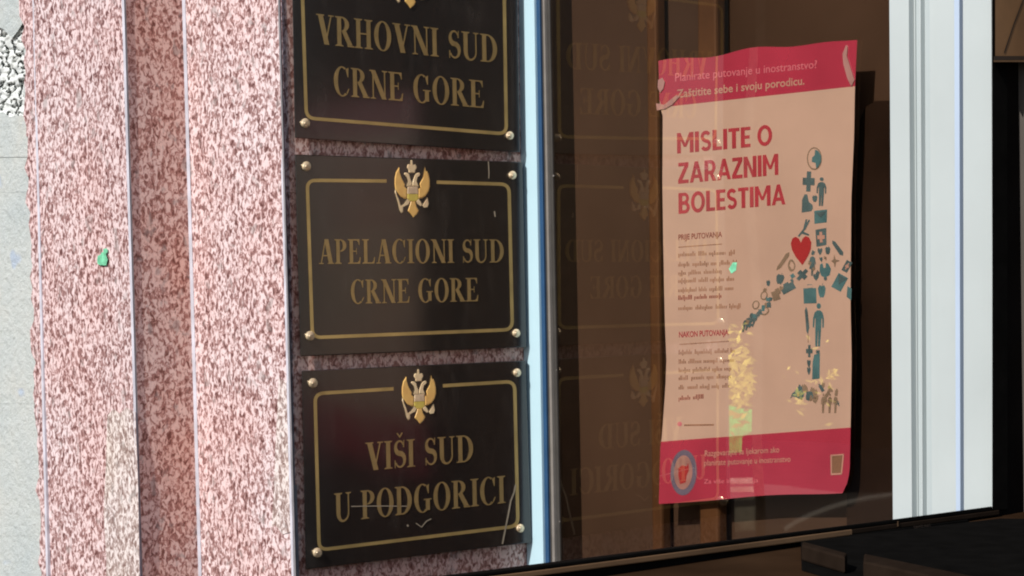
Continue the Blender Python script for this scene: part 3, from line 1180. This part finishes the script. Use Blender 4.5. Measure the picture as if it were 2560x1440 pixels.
rows = []
for k, (y, xr) in enumerate([(255, 535), (320, 520), (375, 450), (425, 520), (485, 515), (535, 425), (600, 552)]):
    rows.append((1695.5, 540 + y / 2.572 + 2, 1640 + xr / 2.572, 540 + y / 2.572 - 4, k in (5,)))
small_rows(rows, 2).build('body_lettering', poster)
rows = []
for k, (y, xr) in enumerate([(885, 505), (945, 515), (1000, 490), (1050, 480), (1110, 475), (1180, 320)]):
    rows.append((1696.5, 540 + y / 2.572 + 2, 1640 + xr / 2.572, 540 + y / 2.572 - 3, k == 5))
small_rows(rows, 5).build('body_lettering', poster)
mb = MB()
blob_pts = lambda cx, cy, rx, ry, n=16, rot=0.0: [(cx + rx * math.cos(6.2832 * i / n) * math.cos(rot) - ry * math.sin(6.2832 * i / n) * math.sin(rot), cy + rx * math.cos(6.2832 * i / n) * math.sin(rot) + ry * math.sin(6.2832 * i / n) * math.cos(rot)) for i in range(n)]
pprint(mb, blob_pts(1699, 1060, 6, 6, 10), M['faint_pink'])
pprint(mb, [(1710, 1061), (1785, 1060), (1785, 1064), (1710, 1065)], M['brown_print'])
mb.build('printed_mark', poster)

# the standing figure put together from small printed symbols
E8 = lambda x, y: (1940 + x / 1.948, 340 + y / 1.946)
E4 = lambda x, y: (1640 + x / 2.572, 540 + y / 2.572)
fig = MB()
_lift = [0]


def ic(pts, m='teal', conv=E8, up=0.0):
    _lift[0] += 1
    pprint(fig, [conv(*p) for p in pts], M[m], 0.0002 + up + (_lift[0] % 7) * 0.00003)


def rot(pts, c, a, sx=1.0, sy=1.0):
    return [(c[0] + x * sx * math.cos(a) - y * sy * math.sin(a), c[1] + x * sx * math.sin(a) + y * sy * math.cos(a)) for x, y in pts]


PLUS = [(-.36, -1), (.36, -1), (.36, -.36), (1, -.36), (1, .36), (.36, .36), (.36, 1), (-.36, 1), (-.36, .36), (-1, .36), (-1, -.36), (-.36, -.36)]
HEART = [(0, -.55), (.18, -.85), (.5, -1), (.82, -.88), (1, -.55), (.92, -.1), (.6, .4), (0, 1), (-.6, .4), (-.92, -.1), (-1, -.55), (-.82, -.88), (-.5, -1), (-.18, -.85)]
MAN = [(-.28, -.66), (.28, -.66), (.72, -.56), (.98, -.3), (1, .12), (.74, .14), (.66, -.28), (.54, -.3), (.52, .2), (.42, 1), (.06, 1), (.02, .26), (-.02, .26), (-.08, 1), (-.44, 1), (-.52, .2), (-.54, -.3), (-.66, -.28), (-.74, .14), (-1, .12), (-.98, -.3), (-.72, -.56)]
WOMAN = [(-.3, -.62), (.3, -.62), (.7, -.5), (1, .0), (.78, .08), (.5, -.25), (.86, .42), (.3, .42), (.28, 1), (.06, 1), (0, .42), (-.06, 1), (-.28, 1), (-.3, .42), (-.86, .42), (-.5, -.25), (-.78, .08), (-1, .0), (-.7, -.5)]
APPLE = [(0, -.6), (.2, -1), (.3, -.95), (.12, -.6), (.6, -.75), (1, -.3), (.8, .5), (.35, 1), (0, .85), (-.35, 1), (-.8, .5), (-1, -.3), (-.6, -.75)]
CASE = [(-1, -.6), (-.4, -.6), (-.4, -1), (.4, -1), (.4, -.6), (1, -.6), (1, 1), (-1, 1)]
PEN = [(-1, 0), (-.7, -.8), (.7, -1), (1, 0), (.7, 1), (-.7, .8)]
BOX = [(-1, -1), (1, -1), (1, 1), (-1, 1)]


def person(cx, cy, w, h, m='teal', shape=MAN):
    ic(rot(shape, (cx, cy), 0.03, w, h), m)
    ic(blob_pts(cx + 0.02 * h, cy - h * 0.86, w * 0.40, h * 0.135, 10), m)


ic(blob_pts(187, 110, 37, 56, 22), 'grey_print')
ic(blob_pts(187, 110, 31, 49, 22), 'paper', up=0.0003)
ic([(190, 66), (205, 72), (219, 95), (219, 125), (205, 150), (196, 158), (192, 130), (174, 126), (176, 104), (188, 94)], 'teal_light', up=0.0006)
ic(rot(PLUS, (159, 221), 0.04, 29, 49))
person(221, 270, 24, 70)
ic([(125, 373), (127, 310), (138, 284), (152, 284), (160, 320), (178, 335), (180, 352), (172, 366)])
ic(rot(APPLE, (189, 303), 0, 13, 19))
ic([(186, 364), (249, 357), (247, 420), (187, 427)], 'teal_light')
ic([(190, 372), (246, 365), (218, 397)], 'teal', up=0.0003)
for pts in ([(144, 405), (152, 405), (142, 455), (112, 492), (106, 486), (132, 452)], [(134, 448), (160, 404), (166, 410), (142, 458)], [(128, 462), (162, 478), (160, 486), (122, 474)]):
    ic(pts)
ic([(192, 456), (245, 447), (246, 530), (197, 539)])
ic(rot(PLUS, (219, 492), -0.06, 18, 26), 'cream', up=0.0004)
ic(rot(PEN, (36, 608), -0.98, 52, 10), 'grey_print')
ic(blob_pts(77, 632, 17, 26), 'grey_print')
ic([(80, 612), (90, 630), (84, 650), (72, 634)], 'paper', up=0.0003)
person(177, 622, 17, 58, 'teal', WOMAN)
ic(rot(HEART, (214, 563), 0, 12, 18))
ic(rot(APPLE, (252, 555), 0, 13, 22))
ic(rot(PEN, (300, 545), 0.95, 46, 11), 'teal')
ic([(268, 608), (280, 600), (284, 576), (290, 600), (312, 606), (292, 614), (288, 642), (280, 616)], 'grey_print')
ic(rot(BOX, (345, 634), 0.5, 15, 28))
ic(rot(PLUS, (346, 634), 0.5, 9, 17), 'cream', up=0.0004)
ic(rot(PLUS, (128, 675), 0.75, 24, 33))
ic([(214, 625), (226, 618), (232, 642), (242, 640), (242, 618), (254, 620), (268, 646), (262, 676), (240, 690), (220, 680), (212, 655)], 'teal_light')
ic(rot(HEART, (195, 688), 0, 14, 17))
ic(rot(BOX, (310, 712), 0.5, 26, 38), 'teal_light')
ic(rot([(-1, -1), (1, -1), (0, .3)], (310, 712), 0.5, 23, 33), 'teal', up=0.0003)
ic([(348, 730), (368, 742), (366, 800), (344, 782)], 'teal_light')
ic(rot(CASE, (165, 768), -0.03, 31, 46), 'teal_light')
ic([(152, 726), (178, 724), (178, 738), (152, 740)], 'paper', up=0.0003)
ic(rot(APPLE, (223, 752), 0, 19, 36), 'teal_light')
person(206, 918, 27, 106, 'teal_light')
ic([(140, 850), (146, 830), (154, 850), (162, 930), (156, 965), (148, 950)], 'teal')
ic([(155, 965), (158, 965), (158, 1006), (155, 1006)], 'grey_print')
ic(rot(PLUS, (162, 1046), 0, 16, 30))
ic(rot(HEART, (160, 1108), 0, 9, 20))
ic(rot(HEART, (160, 1144), 0, 9, 20))
ic([(186, 1064), (214, 1056), (212, 1180), (176, 1184), (178, 1100)], 'teal_light')
ic(rot(BOX, (204, 1050), 0, 9, 8), 'teal')
rs = random.Random(21)
for k in range(26):                                  # the crowd of tiny faded symbols at the feet
    u = rs.random()
    x, y = 70 + 240 * u + rs.uniform(-8, 8), 1205 + rs.uniform(0, 95) * (0.5 + 0.5 * u) + 20 * (1 - u)
    sh_ = rs.choice([HEART, APPLE, PEN, CASE, WOMAN])
    ic(rot(sh_, (x, y), rs.uniform(-0.6, 0.6), rs.uniform(7, 13), rs.uniform(13, 26)), rs.choice(['grey_print', 'grey_print', 'teal']))
for k, x in enumerate((230, 262, 290)):
    person(x, 1300, 11, 48, 'grey_print')
ic([(60, 1362), (110, 1350), (300, 1340), (320, 1356), (230, 1372), (100, 1374)], 'grey_print', up=-0.0003)
# the outstretched arm
ic(rot(PEN, (815, 293), -0.95, 70, 12), 'grey_print', E4)
ic(blob_pts(870, 318, 22, 40, 16), 'grey_print', E4)
ic([(868, 290), (884, 315), (876, 345), (858, 320)], 'paper', E4, 0.0003)
ic(rot(APPLE, (798, 402), 0.2, 26, 38), 'teal', E4)
ic(rot(CASE, (846, 458), -0.5, 46, 30), 'teal', E4)
ic(rot(BOX, (770, 512), -0.3, 24, 30), 'grey_print', E4)
ic(rot(APPLE, (722, 430), 0, 13, 22), 'teal', E4)
ic(rot(APPLE, (700, 478), 0.3, 12, 20), 'grey_print', E4)
for (x, y, a) in ((695, 512, 0.3), (642, 572, 0.2), (700, 612, 0.9)):
    ic(blob_pts(x, y, 24, 30, 14, a), 'grey_print', E4)
    ic(blob_pts(x, y, 15, 21, 14, a), 'paper', E4, 0.0004)
for (x, y, a) in ((635, 668, 0.35), (612, 655, 0.2), (592, 690, 0.3), (570, 700, 0.25), (652, 640, 0.5)):
    ic(rot(MAN, (x, y), a, 13, 48), 'teal', E4)
rs = random.Random(33)
for k in range(16):
    u = rs.random()
    cx_, cy_ = lerp(900, 590, u) + rs.uniform(-6, 6), lerp(372, 690, u) + rs.uniform(-40, 40) * (1 - 0.5 * u)
    ic(rot(rs.choice([HEART, APPLE, BOX, PEN, PLUS]), (cx_, cy_), rs.uniform(-0.7, 0.7), rs.uniform(8, 14), rs.uniform(12, 20)), rs.choice(['teal', 'teal', 'grey_print', 'teal_light']), E4, 0.00025)
for k in range(9):
    ic(rot(rs.choice([HEART, APPLE, PLUS, BOX]), (rs.uniform(150, 290), rs.uniform(560, 700)), rs.uniform(-0.5, 0.5), rs.uniform(6, 9), rs.uniform(9, 14)), rs.choice(['teal', 'grey_print']), E8, 0.00025)
fig.build('printed_figure', poster)
mb = MB()
pprint(mb, [E8(*p) for p in rot(HEART, (124, 558), -0.06, 50, 70)], M['heart'], 0.0005)
tag(mb.build('printed_heart', poster), 'large bright red printed heart')
mb = MB()
pprint(mb, blob_pts(1709, 1181.5, 33, 57, 30, 0.05), M['ring'], 0.0004)
em = mb.build('printed_badge', poster)
mb = MB()
pprint(mb, blob_pts(1708, 1181, 23, 43, 26, 0.05), M['ring_in'], 0.0006)
pprint(mb, [(1696, 1170), (1706, 1163), (1716, 1166), (1721, 1158), (1722, 1175), (1716, 1190), (1714, 1206), (1700, 1210), (1696, 1190)], M['heart'], 0.0008)
mb.build('badge_centre', em)
mb = MB()
for q in ([(2076, 1137), (2110, 1134.5), (2109.5, 1138), (2079.5, 1140)], [(2079, 1183.5), (2105, 1182), (2105, 1186), (2077, 1188)], [(2076, 1137), (2079.5, 1140), (2079.5, 1183.5), (2077, 1188)], [(2106.5, 1138), (2110, 1134.5), (2105, 1186), (2102, 1182)]):
    pprint(mb, q, M['cream'], 0.00045)
pprint(mb, [(2080, 1140.5), (2106, 1138.5), (2101.8, 1181.8), (2079.8, 1183)], M['box_print'], 0.0003)
mb.build('printed_box', poster)
# sticky tape and a curled corner
for pts in ([(2115, 112), (2119, 116), (2117, 140), (2128, 175), (2136, 200), (2128, 216), (2118, 196), (2108, 160), (2106, 135)],
            [(1645, 200), (1656, 194), (1662, 204), (1658, 222), (1650, 232), (1644, 218)],
            [(1640, 258), (1660, 262), (1690, 238), (1700, 240), (1680, 262), (1662, 272), (1642, 276)]):
    mb = MB()
    pprint(mb, pts, M['tape'], 0.0016, 0.0006)
    mb.build('tape', poster)
mb = MB()
pprint(mb, [(1822, 672), (1832, 656), (1842, 656), (1840, 676), (1828, 684)], M['green_paint'], 0.0006)
tag(mb.build('green_spot', poster), 'small bright green spot on the paper')  # green reflection painted onto the poster

# ------------------------------------------------------------------ television edge in front of the picture's foot
t_q = GL.at(2480, 1266, 0.026)
TV = Plane(t_q, NP)
WL = Plane(t_q - NP * 0.004, NP)


def lineB(x, d=0.0):                       # foot of the lit picture, d pixels lower
    pts = [(-900, 1695), (1357, 1413), (2232, 1298.6), (2480, 1265.8), (2600, 1250)]
    for (a, ya), (b, yb) in zip(pts[:-1], pts[1:]):
        if x <= b:
            return (x, lerp(ya, yb, (x - a) / (b - a)) + d)
    return (x, pts[-1][1] + d)


xs_ = [-900, 0, 700, 1357, 1900, 2130, 2232, 2420, 2480]
tv = empty('television', TV.at(1800, 1400), 'slim black television edge with a bronze lower trim and raised chin', 'television')
mb = MB()
mb.loft([TV.at(*lineB(x), 0.004) for x in xs_] + [TV.at(*lineB(x, 11), 0.004) for x in reversed(xs_)],
        [TV.at(*lineB(x), -0.030) for x in xs_] + [TV.at(*lineB(x, 11), -0.030) for x in reversed(xs_)], M['plastic'])
side = lambda o: [TV.at(2480.5, -900, o), TV.at(2517, -900, o), TV.at(2519, 1272, o), TV.at(*lineB(2519, 14), o), TV.at(*lineB(2480.5, 11.2), o)]
mb.loft(side(0.004), side(-0.003), M['plastic'])
mb.build('bezel', tv, bevel=0.0012)


def strip(name, xa, xb, d0, d1, o0, o1, m, parent=tv):
    mb = MB()
    xx = [xa] + [x for x in xs_ if xa < x < xb] + [xb]
    q = [lineB(x, d0) for x in xx] + [lineB(x, d1) for x in reversed(xx)]
    prism(mb, TV, q, o0, o1, m)
    return mb.build(name, parent, bevel=0.001)


strip('lower_trim', -900, 2130, 11.3, 26, -0.030, 0.007, M['trim'])
strip('lower_trim', 2130.4, 2498, 11.3, 24, -0.030, 0.007, M['trim_dark'])
chin = strip('chin', 2125, 2420, 24.4, 42, -0.030, 0.010, M['plastic'])
mb = MB()
typeset(mb, 'SAMSUNG', 2284, 1322.5, 2326, 1317.3, 7.5, 7.5, M['badge'], 0.0108, 0.0, place=lambda x, y, o: TV.at(x, y, o))
mb.build('lettering', chin)
mb = MB()
prism(mb, TV, [(2243, 1303), (2246, 1303), (2246, 1316), (2243, 1316)], 0.0065, 0.0085, M['trim'])
mb.build('sensor_mark', chin)

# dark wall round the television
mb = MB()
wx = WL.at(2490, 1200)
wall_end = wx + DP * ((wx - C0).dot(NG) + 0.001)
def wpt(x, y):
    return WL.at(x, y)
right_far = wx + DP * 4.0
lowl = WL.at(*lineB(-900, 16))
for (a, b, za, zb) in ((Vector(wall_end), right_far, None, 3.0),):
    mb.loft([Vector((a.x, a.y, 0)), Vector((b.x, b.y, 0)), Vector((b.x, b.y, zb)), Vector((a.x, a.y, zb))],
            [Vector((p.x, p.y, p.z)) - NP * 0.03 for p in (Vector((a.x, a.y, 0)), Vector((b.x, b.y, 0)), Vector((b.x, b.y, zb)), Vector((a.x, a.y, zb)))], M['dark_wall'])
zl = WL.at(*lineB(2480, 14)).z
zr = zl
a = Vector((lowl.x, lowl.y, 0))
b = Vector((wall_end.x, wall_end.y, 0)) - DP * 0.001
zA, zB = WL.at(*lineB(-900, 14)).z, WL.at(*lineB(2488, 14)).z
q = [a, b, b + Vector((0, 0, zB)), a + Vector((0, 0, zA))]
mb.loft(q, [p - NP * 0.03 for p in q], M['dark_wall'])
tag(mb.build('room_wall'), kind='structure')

# picture hanging on the dark wall
pz = [WL.at(2494, -420), WL.at(2760, -420), WL.at(2760, 138), WL.at(2494, 142)]
pic = empty('wall_picture', WL.at(2620, 145), 'ochre picture in a dark wooden frame on the black wall', 'picture')
mb = MB()
prism(mb, WL, [(2488, -460), (2790, -460), (2790, 140), (2488, 140)], 0.002, 0.010, M['picture'])
mb.build('board', pic)
mb = MB()
prism(mb, WL, [(2484, 140.5), (2794, 138), (2794, 150), (2484, 150)], 0.002, 0.018, M['picture_line'])
prism(mb, WL, [(2484, 150.5), (2794, 150.5), (2794, 155), (2484, 155)], 0.002, 0.022, M['trim'])
prism(mb, WL, [(2484, -472), (2794, -472), (2794, -460.5), (2484, -460.5)], 0.002, 0.018, M['picture_line'])
prism(mb, WL, [(2790.5, -460), (2800, -460), (2800, 138), (2790.5, 138)], 0.002, 0.018, M['picture_line'])
mb.build('frame', pic)
mb = MB()
ribbon(mb, WL, [(2511, 132), (2535, 60), (2562, -10), (2600, -90)], 3, 0.0098, 0.0106, M['picture_line'])
mb.build('drawn_line', pic)

# low cabinet and the foot of the stand
zc = WL.at(*lineB(1820, 38)).z
w0 = WL.at(*lineB(-600, 30)) + NP * 0.002
w1 = wx + DP * 1.6 + NP * 0.002
top = [Vector((w0.x, w0.y, 0)), Vector((w1.x, w1.y, 0))]
top = [top[0], top[1], top[1] + NP * 0.45, top[0] + NP * 0.45]
cab = empty('cabinet', Vector((top[3].x, top[3].y, 0)), 'low dark brown cabinet beneath the television', 'cabinet')
mb = MB()
mb.loft([p + Vector((0, 0, zc - 0.025)) for p in top], [p + Vector((0, 0, zc)) for p in top], M['cabinet'])
mb.build('top_board', cab, bevel=0.002)
ins = [top[0], top[1], top[1] + NP * 0.42, top[0] + NP * 0.42]
mb = MB()
mb.loft([p + Vector((0, 0, 0.05)) for p in ins], [p + Vector((0, 0, zc - 0.026)) for p in ins], M['cabinet'])
mb.build('carcass', cab)
HZ = lambda h: Plane(Vector((0, 0, zc + h)), Vector((0, 0, 1)))


def on_cab(mb, pts, h0, h1, m):
    pl = HZ(h1)
    q = [pl.at(*p) for p in pts]
    mb.loft([p + Vector((0, 0, h0 - h1)) for p in q], q, m)


stand = MB()
on_cab(stand, [(2002, 1353), (2060, 1347), (2500, 1296), (2760, 1300), (2760, 1560), (2300, 1500), (2110, 1442), (2004, 1412)], 0.0005, 0.006, M['plastic'])  # black plate added where the cabinet top lies in shade
so_ = stand.build('television_stand')
tag(so_, 'black television stand with two splayed feet on the dark cabinet', 'stand')
for pts in ([(2006, 1352), (2118, 1382), (2112, 1393), (2004, 1362)], [(2160, 1383), (2560, 1466), (2560, 1490), (2158, 1403)]):
    mb = MB()
    on_cab(mb, pts, 0.0062, 0.022, M['trim_dark'])
    mb.build('foot', so_, bevel=0.002)

# ------------------------------------------------------------------ across the street: shrub and kerb, plus shapes added for the glass to mirror
def mirror(px, py, dist):
    """the point that the pane mirrors at this pixel, dist metres in front of it"""
    p = GL.at(px, py, 0)
    d = (p - EYE).normalized()
    r = d - NG * (2 * d.dot(NG))
    return p + r * dist


hd = MB()
hc = mirror(1900, 800, 15.0)  # unseen hedge added to keep bright sky out of the reflection
for k in range(5):
    x = hc.x - 1.0 - k * 0.25
    hd.loft([Vector((x, hc.y - 16, 0)), Vector((x - 0.6, hc.y - 16, 0)), Vector((x - 0.6, hc.y + 16, 0)), Vector((x, hc.y + 16, 0))],
            [Vector((x, hc.y - 16, 4.5 - 0.3 * k)), Vector((x - 0.6, hc.y - 16, 4.5)), Vector((x - 0.6, hc.y + 16, 4.5)), Vector((x, hc.y + 16, 4.6))], M['soil']) if k == 0 else None
tag(hd.build('hedge'), 'tall dark hedge across the street', 'hedge')

shr = MB()
rs = random.Random(5)


def leaf(mb, c, s, m):
    a, b = rs.uniform(0, 6.28), rs.uniform(-0.7, 0.7)
    u = Vector((0.25 * math.cos(a), math.sin(a) * math.cos(b), math.sin(b) + 0.3)).normalized()
    v = u.cross(Vector((1, 0.2 * rs.uniform(-1, 1), 0.3))).normalized()
    mb.poly([c - u * s, c - v * s * 0.35, c + u * s, c + v * s * 0.35], m)


for k in range(120):
    y = rs.gauss(955, 55)
    leaf(shr, mirror(rs.uniform(1826, 1882), y, 5.0 + rs.uniform(0, 0.4)), rs.uniform(0.014, 0.036), M['leaf'])
for k in range(14):
    leaf(shr, mirror(rs.uniform(1826, 1880), rs.gauss(820, 20), 5.0 + rs.uniform(0, 0.4)), rs.uniform(0.012, 0.022), M['leaf'])
for k in range(22):
    leaf(shr, mirror(rs.uniform(1960, 2100), rs.gauss(960, 60), 5.2 + rs.uniform(0, 0.4)), rs.uniform(0.012, 0.02), M['leaf'])
for (cx, cy) in ((2090, 940), (2010, 1010)):
    for k in range(10):
        leaf(shr, mirror(rs.gauss(cx, 8), rs.gauss(cy, 18), 5.2), rs.uniform(0.015, 0.024), M['leaf'])
tag(shr.build('shrub'), 'sunlit yellow green shrub across the street', 'shrub')
mb = MB()
bn = [mirror(1824, 1020, 5.6), mirror(1886, 1035, 5.6), mirror(1886, 1095, 5.6), mirror(1862, 1110, 5.6), mirror(1860, 1150, 5.6), mirror(1824, 1154, 5.6)]
mb.loft(bn, [p - Vector((0.01, 0, 0)) for p in bn], M['green_sheet'])  # green sheet added for the bright patch in the glass
tag(mb.build('litter_bin'), 'green litter bin across the street', 'bin')
mb = MB()
q = [mirror(1887, -200, 6.2), mirror(1912, -200, 6.2), mirror(1912, 1420, 6.2), mirror(1887, 1420, 6.2)]
mb.loft(q, [p - Vector((0.03, 0, 0)) for p in q], M['pale_post'])  # strip added so the glass mirrors a pale light band
tag(mb.build('lamp_post'), 'pale slim lamp post across the street', 'lamp post')
mb = MB()
for (y0, y1) in ((1218, 1232), (1240, 1252), (1270, 1330)):
    q = [mirror(1830, y0, 5.8), mirror(1886, y0 - 3, 5.8), mirror(1886, y1 - 3, 5.8), mirror(1830, y1, 5.8)]
    mb.loft(q, [p - Vector((0.02, 0, 0)) for p in q], M['white_slab'])  # slats added to give the white marks mirrored in the glass
tag(mb.build('bench'), 'pale slatted bench across the street', 'bench')

# pale kerb on the far side, mirrored low in the glass
def mirror_ground(px, py, h=0.01):
    p = GL.at(px, py, 0)
    d = (p - EYE).normalized()
    q = d - NG * (2 * d.dot(NG))
    return p + q * ((h - p.z) / q.z)


arc_px = [(1960, 1322), (1990, 1303), (2030, 1284), (2075, 1267), (2120, 1254), (2170, 1244), (2240, 1235)]
mb = MB()
for (a, b) in zip(arc_px[:-1], arc_px[1:]):
    q = [mirror_ground(a[0], a[1] - 3), mirror_ground(b[0], b[1] - 3), mirror_ground(b[0], b[1] + 3), mirror_ground(a[0], a[1] + 3)]
    mb.loft([p - Vector((0, 0, 0.01)) for p in q], [p + Vector((0, 0, 0.004)) for p in q], M['kerb'])
tag(mb.build('kerb'), kind='structure')
